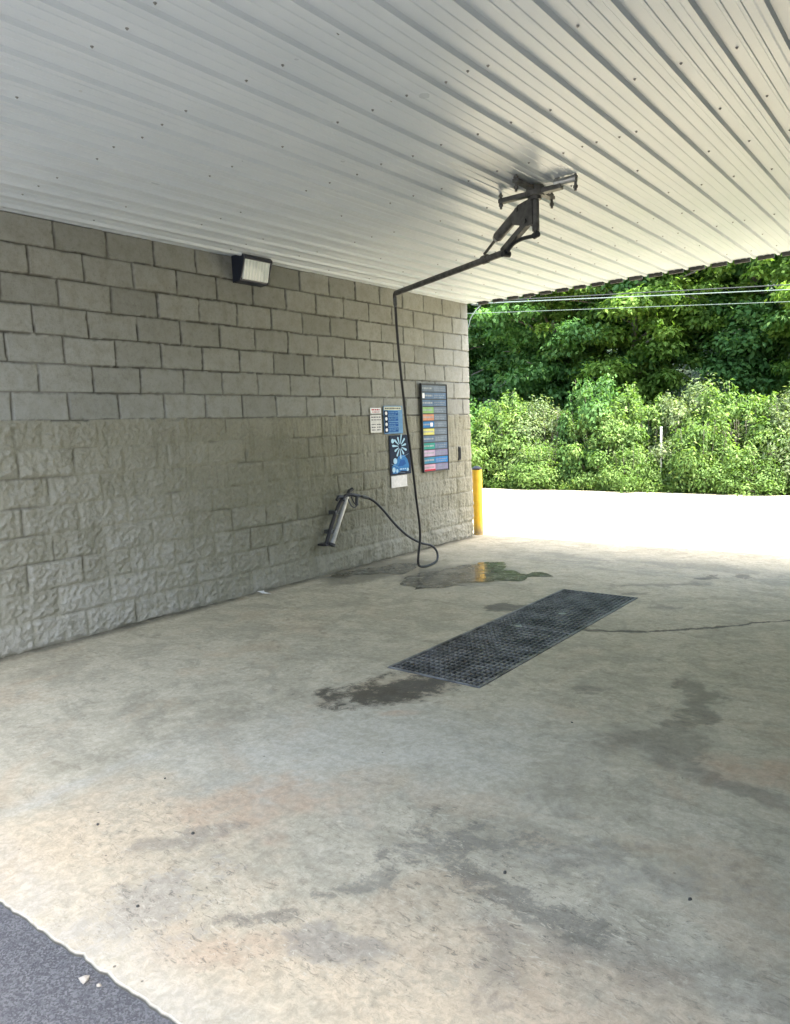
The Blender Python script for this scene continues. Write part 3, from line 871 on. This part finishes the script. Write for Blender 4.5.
mb = MB()     # pair of triangular side plates carrying the arm
for s in (-.03, .025):
    pts = [bp(.0, 2.965, s), bp(.155, 2.955, s), bp(.235, 2.885, s), bp(.21, 2.84, s), bp(.04, 2.79, s), bp(.0, 2.79, s)]
    mb.poly(pts, S_ * .006)
mb.cyl(bp(.16, 2.925, -.045), bp(.16, 2.925, .045), .014, n=12); mb.cyl(bp(.07, 2.83, -.045), bp(.07, 2.83, .045), .014, n=12)
mb.build('pivot_bracket', M['boom'], bm_)
mb = MB(); mb.cyl(bp(.155, 2.93), bp(.43, 2.815), .036, n=18); mb.cyl(bp(.43, 2.815), bp(.45, 2.807), .030, n=16, mi=1)
mb.build('spring_cylinder', [M['boom'], M['pale']], bm_, smooth=40)
mb = MB(); mb.cyl(bp(.44, 2.811), bp(.60, 2.735), .011, n=10); mb.build('spring_rod', M['boom'], bm_, smooth=40)
mb = MB(); mb.bar(bp(.07, 2.83), bp(.37, 2.70), .042, .042); mb.build('support_arm', M['boom'], bm_, .002)
mb = MB(); mb.tube([bp(.0, 2.725), bp(.035, 2.725), bp(.15, 2.735), bp(.25, 2.725), bp(.32, 2.69), bp(.36, 2.672)], .014, 10, smooth_n=5)
mb.cyl(bp(-.02, 2.728), bp(.02, 2.722), .022, n=12)
mb.cyl(bp(.335, 2.675, -.03), bp(.335, 2.675, .03), .022, n=12)
mb.build('feed_pipe', M['black'], bm_, smooth=40)
mb = MB(); mb.cyl(bp(.33, 2.69), bp(LB - .02, 2.705), .024, n=18); mb.cyl(bp(.56, 2.695), bp(.62, 2.695), .032, n=16)
mb.tube([bp(LB - .02, 2.705), bp(LB + .0, 2.702), bp(LB + .006, 2.69), bp(LB + .004, 2.66)], .018, 10)
mb.build('boom_arm', M['boom'], bm_, smooth=40)

# ------------------------------------------------------------------ hose, gun, holder
hose_pts = [(1.0, -2.798, 2.665), (.985, -2.775, 2.5), (.97, -2.75, 2.384), (.94, -2.684, 2.07), (.92, -2.628, 1.82), (.9, -2.571, 1.554), (.88, -2.508, 1.36), (.85, -2.421, 1.059),
            (.82, -2.341, .75), (.79, -2.262, .482), (.77, -2.238, .322), (.75, -2.25, .157), (.742, -2.235, .052), (.735, -2.11, .021), (.71, -1.92, .021), (.665, -1.79, .045),
            (.60, -1.712, .112), (.55, -1.744, .175), (.5, -1.86, .217), (.44, -2.012, .312), (.37, -2.142, .456), (.3, -2.234, .605), (.25, -2.318, .709), (.2, -2.40, .765), (.165, -2.475, .785)]
mb = MB(); mb.tube(hose_pts, .0125, 10, smooth_n=6)
ho = mb.build('wash_hose', M['rubber'], smooth=True)
mb = MB(); mb.cyl((1.0, -2.798, 2.60), (.999, -2.797, 2.672), .019, n=14); mb.cyl((1.0, -2.798, 2.585), (1.0, -2.798, 2.60), .015, n=14); mb.build('hose_coupling', M['steel'], ho, smooth=40)
mb = MB(); mb.cyl((.215, -2.385, .757), (.182, -2.44, .777), .018, n=14); mb.build('hose_coupling', M['steel'], ho, smooth=40)
tag(ho, 'black rubber hose hanging from the boom tip and looping off the floor to the gun', 'hose')
# spray gun resting in the holder tube
gt = empty('spray_gun', (.12, -2.60, .80)); tag(gt, 'black trigger spray gun with its lance down in the slanted holder tube', 'spray gun')
def G(y, z, x=0): return (x, y + 2.60, z - .80)
mb = MB(); mb.tube([G(-2.47, .785, .045), G(-2.50, .79, .04), G(-2.58, .81, .02), G(-2.64, .80, 0), G(-2.68, .76, 0)], [.018, .022, .028, .03, .022], 10, smooth_n=3)
mb.tube([G(-2.50, .79, .04), G(-2.52, .74, .05), G(-2.525, .69, .055)], .018, 8)
mb.tube([G(-2.60, .80, .0), G(-2.57, .845, .0), G(-2.53, .865, .01)], [.026, .02], 8); mb.tube([G(-2.66, .79, -.01), G(-2.72, .80, -.02), G(-2.75, .765, -.02)], [.022, .016], 8); mb.build('gun_body', M['black'], gt, smooth=40)
mb = MB(); mb.tube([G(-2.58, .79, .03), G(-2.565, .73, .05), G(-2.54, .70, .06)], .007, 6, smooth_n=3); mb.tube([G(-2.525, .69, .055), G(-2.56, .675, .05), G(-2.60, .70, .04), G(-2.62, .77, .02)], .006, 6, smooth_n=3)
mb.build('trigger', M['black'], gt)
mb = MB(); mb.tube([G(-2.66, .775, .0), G(-2.70, .745, -.015), G(-2.78, .61, -.03), G(-2.925, .335, -.03)], [.018, .021], 10, smooth_n=4)
mb.build('lance', M['rubber'], gt, smooth=40)
hd = empty('wand_holder', (.09, -2.74, .56)); tag(hd, 'slanted pale steel holder tube bolted low on the block wall for the gun', 'holder')
def K(y, z, x=0): return (x, y + 2.74, z - .56)
mb = MB(); mb.cyl(K(-2.612, .79, .03), K(-2.872, .325, .03), .024, n=18); mb.build('holder_tube', M['pale'], hd, smooth=40)
mb = MB(); mb.cyl(K(-2.868, .333, .03), K(-2.880, .312, .03), .038, n=18); mb.box(K(-2.96, .318, -.09), K(-2.85, .338, .03)); mb.build('end_cap', M['black'], hd)
mb = MB(); mb.box(K(-2.78, .62, -.085), K(-2.70, .66, .02)); mb.build('bracket', M['steel'], hd, .002)
mb = MB(); mb.box(K(-2.86, .43, -.085), K(-2.78, .47, .02)); mb.build('bracket', M['steel'], hd, .002)

# ------------------------------------------------------------------ bollard
bo = empty('bollard', (-.02, .155, 0)); tag(bo, 'yellow painted steel bollard with black cap at the far wall corner', 'bollard')
mb = MB(); mb.cyl((0, 0, -.05), (0, 0, .885), .065, n=32); mb.build('post', M['yellow'], bo, smooth=40)
mb = MB(); mb.cyl((0, 0, .885), (0, 0, .905), .067, n=32); mb.cyl((0, 0, .905), (0, 0, .932), .067, .03, n=32); mb.build('cap', M['black'], bo, smooth=40)

# ------------------------------------------------------------------ cables
def cable(name, pts, r, mat, label, sag=0):
    mb = MB(); mb.tube(pts, r, 6, smooth_n=6)
    return tag(mb.build(name, mat, smooth=True), label, 'cable')
A0 = Vector((.1, .32, 3.075)); A1 = Vector((2.655, 6.0, 3.57))
dA = A1 - A0
cable('service_cable', [(-.075, .07, 2.70), (-.05, .10, 2.80), (-.035, .115, 2.87), (.01, .17, 2.97), (.05, .24, 3.04), A0, A0 + dA * .5, A1, A0 + dA * 2, A0 + dA * 4], .0075, M['wire'], 'pale cable curving from the wall corner and running out under the roof edge')
B0 = Vector((-4.2, .06, 3.34)); B1 = Vector((-1.21, 2.2, 3.30)); B1 = Vector((-1.15, 2.2, 3.29)); B2 = Vector((2.84, 5, 3.235))
cable('utility_cable', [B0, B1, B2, B2 + (B2 - B1) * 2, B2 + (B2 - B1) * 4], .0045, M['wire'], 'lowest pale overhead cable crossing in front of the trees')
C2 = Vector((2.66, 6, 3.65)); C1 = Vector((-.2, 5.2, 3.80))
cable('utility_cable', [C1 - (C2 - C1) * 2, C1, C2, C2 + (C2 - C1) * 4], .009, M['darkwire'], 'dark thicker overhead cable highest against the trees')

# ------------------------------------------------------------------ foliage
def leaf_cloud(centers, radii, n, size, seed, flat=.6, aspect=.55, shell=.55, droop=.25):
    """n folded leaves spread through ellipsoidal sprays"""
    rs = np.random.RandomState(seed)
    centers = np.asarray(centers, np.float32); radii = np.asarray(radii, np.float32)
    wts = radii[:, 0] ** 2; wts /= wts.sum()
    ci = rs.choice(len(centers), n, p=wts)
    d = rs.normal(size=(n, 3)); d /= np.linalg.norm(d, axis=1)[:, None]
    rr = (shell + (1 - shell) * rs.rand(n)) * (1 + .22 * rs.normal(size=n))
    pos = centers[ci] + d * radii[ci] * rr[:, None]
    nrm = d * np.array([1, 1, .8]) + np.array([0, 0, flat]) + rs.normal(size=(n, 3)) * .45
    nrm /= np.linalg.norm(nrm, axis=1)[:, None]
    ax = rs.normal(size=(n, 3)) + np.array([0, 0, -droop]) + d * .7
    ax -= nrm * (ax * nrm).sum(1)[:, None]; ax /= np.linalg.norm(ax, axis=1)[:, None]
    sd_ = np.cross(nrm, ax)
    L_ = size * (.6 + .8 * rs.rand(n))[:, None]
    tipv = pos + ax * L_ - nrm * L_ * .12
    mid = pos + ax * L_ * .45
    wv = sd_ * L_ * aspect * .5
    up = nrm * L_ * .10
    V = np.stack([pos, mid + wv + up, tipv, mid - wv + up], 1).reshape(-1, 3)
    F = np.arange(4 * n).reshape(n, 4)
    ctone = rs.rand(len(centers))
    tone = np.clip(.45 * ctone[ci] + .55 * rs.rand(n), 0, 1)
    return V, F, np.repeat(tone, 4)
def leaf_mesh(name, V, F, T):
    me = bpy.data.meshes.new(name)
    set_quads(me, V, F, smooth=False)
    a = me.attributes.new('tone', 'FLOAT', 'POINT'); a.data.foreach_set('value', T.astype(np.float32))
    return me

LM = dict(
    tree_a=leaf_mat('tree_leaf_mid', (.06, .14, .046), (.10, .215, .066), (.16, .28, .08)),
    tree_b=leaf_mat('tree_leaf_deep', (.058, .145, .055), (.10, .215, .075), (.15, .28, .09)),
    tree_c=leaf_mat('tree_leaf_yellow', (.075, .145, .030), (.13, .23, .045), (.20, .30, .06)),
    bush_a=leaf_mat('shrub_leaf_bright', (.068, .13, .034), (.115, .20, .052), (.195, .27, .085), .40),
    bush_b=leaf_mat('shrub_leaf_grey', (.085, .135, .06), (.145, .20, .092), (.24, .28, .145), .40),
    bush_c=leaf_mat('shrub_leaf_green', (.042, .105, .030), (.075, .165, .045), (.13, .22, .065), .40),
    weed=leaf_mat('weed_leaf', (.04, .09, .015), (.08, .15, .03), (.15, .2, .05), .4),
)
def tree_parts(seed, height, spread, low, n, size):
    rs = np.random.RandomState(seed)
    mb = MB()
    lean = Vector((rs.uniform(-.3, .3), rs.uniform(-.3, .3), 0))
    tr = [Vector((0, 0, -.3)), Vector((0, 0, 0)), lean * .5 + Vector((.05, .05, height * .3)), lean + Vector((0, 0, height * .6)), lean * 1.3 + Vector((0, 0, height * .88))]
    trc = catmull(tr, 5)
    mb.tube(trc, [.16, .03], 8)
    cs, rd = [], []
    nbr = 30
    for i in range(nbr):
        f = (i + .5) / nbr
        z = low + (height - low) * f
        a = i * 2.399 + rs.uniform(-.4, .4)
        w_ = spread * (math.sin(math.pi * min(1, .22 + .78 * (1 - f) ** .75)) ** .7) * rs.uniform(.75, 1.1)
        base = min(trc, key=lambda p: abs(p.z - max(.4, z - w_ * .35)))
        end = Vector((base.x + math.cos(a) * w_, base.y + math.sin(a) * w_, z))
        midp = base.lerp(end, .5) + Vector((0, 0, .12 * w_))
        mb.tube([base, midp, end], [.045, .01], 5, smooth_n=3)
        for t_ in (.45, .72, 1.0):
            p = base.lerp(end, t_) + Vector((rs.normal() * .25, rs.normal() * .25, rs.normal() * .15 + .12 * w_ * (1 - t_)))
            r_ = rs.uniform(.42, .8) * (spread / 3) * (1.15 - .25 * t_)
            cs.append(p); rd.append((r_, r_, r_ * rs.uniform(.32, .5)))
            for _ in range(2):
                q = p + Vector((rs.normal() * r_ * .8, rs.normal() * r_ * .8, rs.normal() * r_ * .35))
                r2 = r_ * rs.uniform(.4, .6)
                cs.append(q); rd.append((r2, r2, r2 * .45))
    me_t = bpy.data.meshes.new('trunk')
    bmesh.ops.recalc_face_normals(mb.bm, faces=mb.bm.faces); mb.bm.to_mesh(me_t); mb.bm.free()
    me_t.materials.append(M['bark'])
    me_c = leaf_mesh('crown', *leaf_cloud(cs, rd, n, size, seed + 1, flat=.9, shell=.35))
    return me_t, me_c
def place(name, meshes, loc, rz, sc, label, cat, group=None):
    e = empty(name, loc, rz); e.scale = (sc, sc, sc) if not isinstance(sc, tuple) else sc
    tag(e, label, cat, group)
    for nm, me in meshes:
        o = bpy.data.objects.new(nm, me); COL.objects.link(o); o.parent = e
    return e
TP = []
for s, hgt, spr, low, mat in [(21, 8.5, 3.3, 1.7, 'tree_a'), (22, 9.5, 3.0, 1.5, 'tree_b'), (23, 7.5, 3.1, 1.9, 'tree_c')]:
    t_, c_m = tree_parts(s, hgt, spr, low, 52000, .135)
    c_m.materials.append(LM[mat]); TP.append((t_, c_m))
def hz(y): return max(0, (y - 9.5) * .28) - .1
for i, (x, y, p, rz, sc, lab) in enumerate([
    (-7.6, 11.0, 1, 10, .95, 'deep green leafy tree rising just right of the wall end'),
    (-4.3, 11.4, 0, 80, 1.0, 'mid green tree with layered sprays behind the left of the shrubs'),
    (-1.9, 11.2, 2, 200, .98, 'bright yellow green tree with spreading sprays above the tall vine covered shrub'),
    (.9, 11.6, 0, 300, 1.0, 'broad mid green tree standing behind the thin metal post'),
    (3.3, 10.6, 2, 40, .9, 'light green tree at the right edge with low sprays over bare trunks'),
    (-10.5, 14.5, 0, 130, 1.15, 'tall green tree set back in the wood beyond the wall end'),
    (-6.4, 15.2, 2, 260, 1.1, 'pale green crown showing high behind the layered tree'),
    (-3.0, 15.6, 1, 30, 1.15, 'dark crowned tree in the shade behind the yellow green tree'),
    (.2, 15.4, 1, 170, 1.1, 'dark tree up the slope behind the overhead cables'),
    (4.2, 14.8, 0, 100, 1.15, 'tall tree standing up the slope at the far right'),
]):
    place('deciduous_tree', [('trunk', TP[p][0]), ('crown', TP[p][1])], (x, y, hz(y)), R(rz), sc, lab, 'tree', 'trees behind the shrubs')

def shrub_meshes(seed, rx, h, n, size, aspect=.5):
    rs = np.random.RandomState(seed)
    mb = MB(); cs, rd = [], []
    for i in range(26):
        a = rs.uniform(0, 6.283); ra = rx * math.sqrt(rs.rand()) * 1.05
        dome = h * math.sqrt(max(0, 1 - (ra / rx) ** 2 * .75))
        z = dome * rs.uniform(.40, 1.12)
        p = Vector((ra * math.cos(a), ra * math.sin(a), z))
        mb.tube([(p.x * .15, p.y * .15, -.05), (p.x * .6, p.y * .6, z * .55), p], [.016, .004], 5, smooth_n=3)
        r_ = rs.uniform(.22, .42)
        cs.append(p); rd.append((r_, r_, r_ * rs.uniform(.6, 1.0)))
        q = p + Vector((rs.normal() * .2, rs.normal() * .2, rs.normal() * .12)); r2 = r_ * .55
        cs.append(q); rd.append((r2, r2, r2 * .8))
    for i in range(22):   # skirt
        a = rs.uniform(0, 6.283); ra = rx * rs.uniform(.6, 1.0); r_ = rs.uniform(.2, .36)
        cs.append(Vector((ra * math.cos(a), ra * math.sin(a), rs.uniform(.12, .55)))); rd.append((r_, r_, r_ * .8))
    for i in range(26):   # sprigs that break the outline
        a = rs.uniform(0, 6.283); ra = rx * math.sqrt(rs.rand()) * .8
        dome = h * math.sqrt(max(0, 1 - (ra / rx) ** 2 * .75))
        z1 = dome + rs.uniform(.05, .28) * (1.8 if i % 5 == 0 else 1)
        x_, y_ = ra * math.cos(a), ra * math.sin(a)
        mb.tube([(x_ * .8, y_ * .8, dome * .6), (x_, y_, z1)], [.008, .003], 4)
        for k in range(3):
            cs.append(Vector((x_ + rs.normal() * .04, y_ + rs.normal() * .04, z1 - k * .11))); rd.append((.07 + .02 * k, .07 + .02 * k, .08))
    me_s = bpy.data.meshes.new('stems')
    bmesh.ops.recalc_face_normals(mb.bm, faces=mb.bm.faces); mb.bm.to_mesh(me_s); mb.bm.free(); me_s.materials.append(M['bark'])
    V, F, T = leaf_cloud(cs, rd, n, size, seed + 1, flat=.7, aspect=aspect, shell=.45)
    V[:, 2] = np.maximum(V[:, 2], .01)
    return me_s, leaf_mesh('foliage', V, F, T)
SP = []
for s, rx, h, n, sz, asp, mat in [(41, 1.05, 1.75, 17000, .085, .5, 'bush_a'), (42, .95, 1.65, 17000, .075, .42, 'bush_b'), (43, 1.0, 1.7, 15000, .10, .6, 'bush_c'), (44, .75, 1.05, 11000, .065, .45, 'bush_a')]:
    a_, b2 = shrub_meshes(s, rx, h, n, sz, asp); b2.materials.append(LM[mat]); SP.append((a_, b2))
for i, (x, y, p, rz, sc, lab) in enumerate([
    (-5.2, 7.9, 2, 20, (1.1, 1.0, 1.12), 'dark leaved shrub mostly hidden behind the wall end'),
    (-3.9, 7.6, 0, 70, (1, 1, 1.12), 'bright shrub beside the yellow bollard and the wall end'),
    (-2.75, 7.75, 1, 130, (1, 1, 1.05), 'pale grey green shrub between the bollard and the vine covered peak'),
    (-1.55, 7.7, 2, 220, (.82, .82, 1.28), 'tallest vine covered shrub rising to a peak left of the thin post'),
    (-1.3, 7.35, 0, 300, (.8, .8, .92), 'leafy green shrub at the foot of the vine covered peak'),
    (-.45, 8.0, 0, 200, (1, 1, 1.1), 'yellow green shrub just left of the thin metal post'),
    (.55, 7.9, 1, 10, (1.05, 1, 1.15), 'pale feathery shrub with dry tips behind the thin metal post'),
    (1.55, 7.55, 0, 160, (1, 1, 1.06), 'broad sunlit shrub right of the thin metal post'),
    (2.55, 7.8, 1, 260, (1.05, 1, 1.1), 'pale shrub at the right edge with sparse upper twigs'),
    (3.6, 7.6, 2, 90, (1, 1, 1.05), 'darker green shrub beyond the right edge of the view'),
    (-2.6, 6.95, 3, 15, (1, .8, .9), 'low rounded shrub at the pavement edge left of centre'),
    (.95, 6.98, 3, 140, (1.15, .8, 1.2), 'rounded light green low shrub at the pavement edge right of the post'),
    (2.2, 6.95, 3, 240, (1, .8, .75), 'small low shrub at the pavement edge near the right'),
    (-.4, 6.95, 3, 300, (.9, .75, .8), 'small low shrub at the pavement edge below the thin post'),
]):
    place('roadside_shrub', [('stems', SP[p][0]), ('foliage', SP[p][1])], (x, y, -.05), R(rz), sc, lab, 'shrub', 'shrubs along the far pavement edge')

# weeds fringe the pavement edge; undergrowth and the far wood close the background
rs = np.random.RandomState(9)
cs = [(rs.uniform(-9, 7), 6.45 + abs(rs.normal()) * .25, rs.uniform(.02, .16)) for _ in range(420)]
V, F, T = leaf_cloud(cs, [(.12, .1, .1)] * len(cs), 16000, .07, 5, aspect=.25, flat=.2)
V[:, 2] = np.maximum(V[:, 2], .005)
wd_ = link_mesh('weeds', leaf_mesh('weeds', V, F, T), LM['weed']); tag(wd_, kind='stuff')
cs, rd = [], []
for _ in range(260):
    x = rs.uniform(-16, 10); y = rs.uniform(8.8, 16)
    cs.append((x, y, hz(y) + rs.uniform(.1, 1.3))); r_ = rs.uniform(.3, .7); rd.append((r_, r_, r_ * .6))
V, F, T = leaf_cloud(cs, rd, 32000, .11, 6, flat=.8)
tag(link_mesh('undergrowth', leaf_mesh('undergrowth', V, F, T), LM['tree_b']), kind='stuff')
cs, rd = [], []
for _ in range(420):
    x = rs.uniform(-34, 12); y = rs.uniform(18, 26)
    cs.append((x, y, hz(y) + rs.uniform(.5, 11))); r_ = rs.uniform(.7, 1.6); rd.append((r_, r_, r_ * .5))
V, F, T = leaf_cloud(cs, rd, 80000, .22, 8, flat=.9, shell=.3)
tag(link_mesh('far_wood', leaf_mesh('far_wood', V, F, T), LM['tree_b']), kind='stuff')
mp = empty('metal_post', (.17, 6.98, 0)); tag(mp, 'thin pale metal post standing among the shrubs', 'post')
mb = MB(); mb.cyl((0, 0, -.05), (0, 0, 1.28), .024, n=12); mb.build('pole', M['galv'], mp, smooth=40)
mb = MB(); mb.cyl((0, 0, 1.28), (0, 0, 1.31), .029, n=12); mb.build('cap', M['galv'], mp)

# ------------------------------------------------------------------ small loose things
mb = MB()
rnd = random.Random(2)
pts = [(-.07, -.02), (-.03, .03), (.0, .015), (.05, .04), (.075, -.01), (.02, -.035)]
vsb = [mb.bm.verts.new((x, y, .004 + rnd.uniform(0, .025))) for x, y in pts]; c0 = mb.bm.verts.new((0, 0, .028))
for i in range(len(vsb)): mb.bm.faces.new((vsb[i], vsb[(i + 1) % len(vsb)], c0))
o = mb.build('paper_scrap', M['paper']); o.location = (.13, -3.82, 0)
sm = o.modifiers.new('solid', 'SOLIDIFY'); sm.thickness = .002
tag(o, 'crumpled scrap of white paper on the floor by the wall foot', 'litter')
def stone(name, loc, r, mat, seed, label, cat, group=None):
    bm = bmesh.new(); bmesh.ops.create_icosphere(bm, subdivisions=1, radius=r)
    rr = random.Random(seed)
    sx, sy, sz = rr.uniform(.8, 1.3), rr.uniform(.8, 1.2), rr.uniform(.5, .8)
    for v in bm.verts:
        k = 1 + rr.uniform(-.3, .25); v.co = Vector((v.co.x * sx, v.co.y * sy, v.co.z * sz)) * k
    me = bpy.data.meshes.new(name); bm.to_mesh(me); bm.free()
    o = link_mesh(name, me, mat); o.location = (loc[0], loc[1], loc[2] + r * .5)
    return tag(o, label, cat, group)
FL = [(572, 723), (165, 739), (134, 826), (436, 700), (520, 797), (700, 925), (468, 895)]
def floor_hit(px, py):
    d = CF + CR * ((px - 395) / 724.4) - CU * ((py - 512) / 724.4)
    return CP + d * (-CP.z / d.z)
for i, (px, py) in enumerate([(572, 723), (165, 779), (138, 907), (193, 834), (98, 825), (690, 900), (505, 873)]):
    p = floor_hit(px, py)
    stone('pebble', (p.x, p.y, 0), .0065, M['pebble'], 30 + i, 'small dark pebble lying loose on the concrete floor', 'pebble', 'dark pebbles on the concrete floor')
p = floor_hit(92, 977)
stone('stone_chip', (p.x - .015, p.y - .015, -.012), .015, M['chip'], 3, 'larger pale stone chip on the asphalt at the slab edge', 'stone')
stone('stone_chip', (p.x + .035, p.y + .0, -.012), .009, M['chip'], 4, 'smaller pale stone chip touching the slab edge', 'stone')
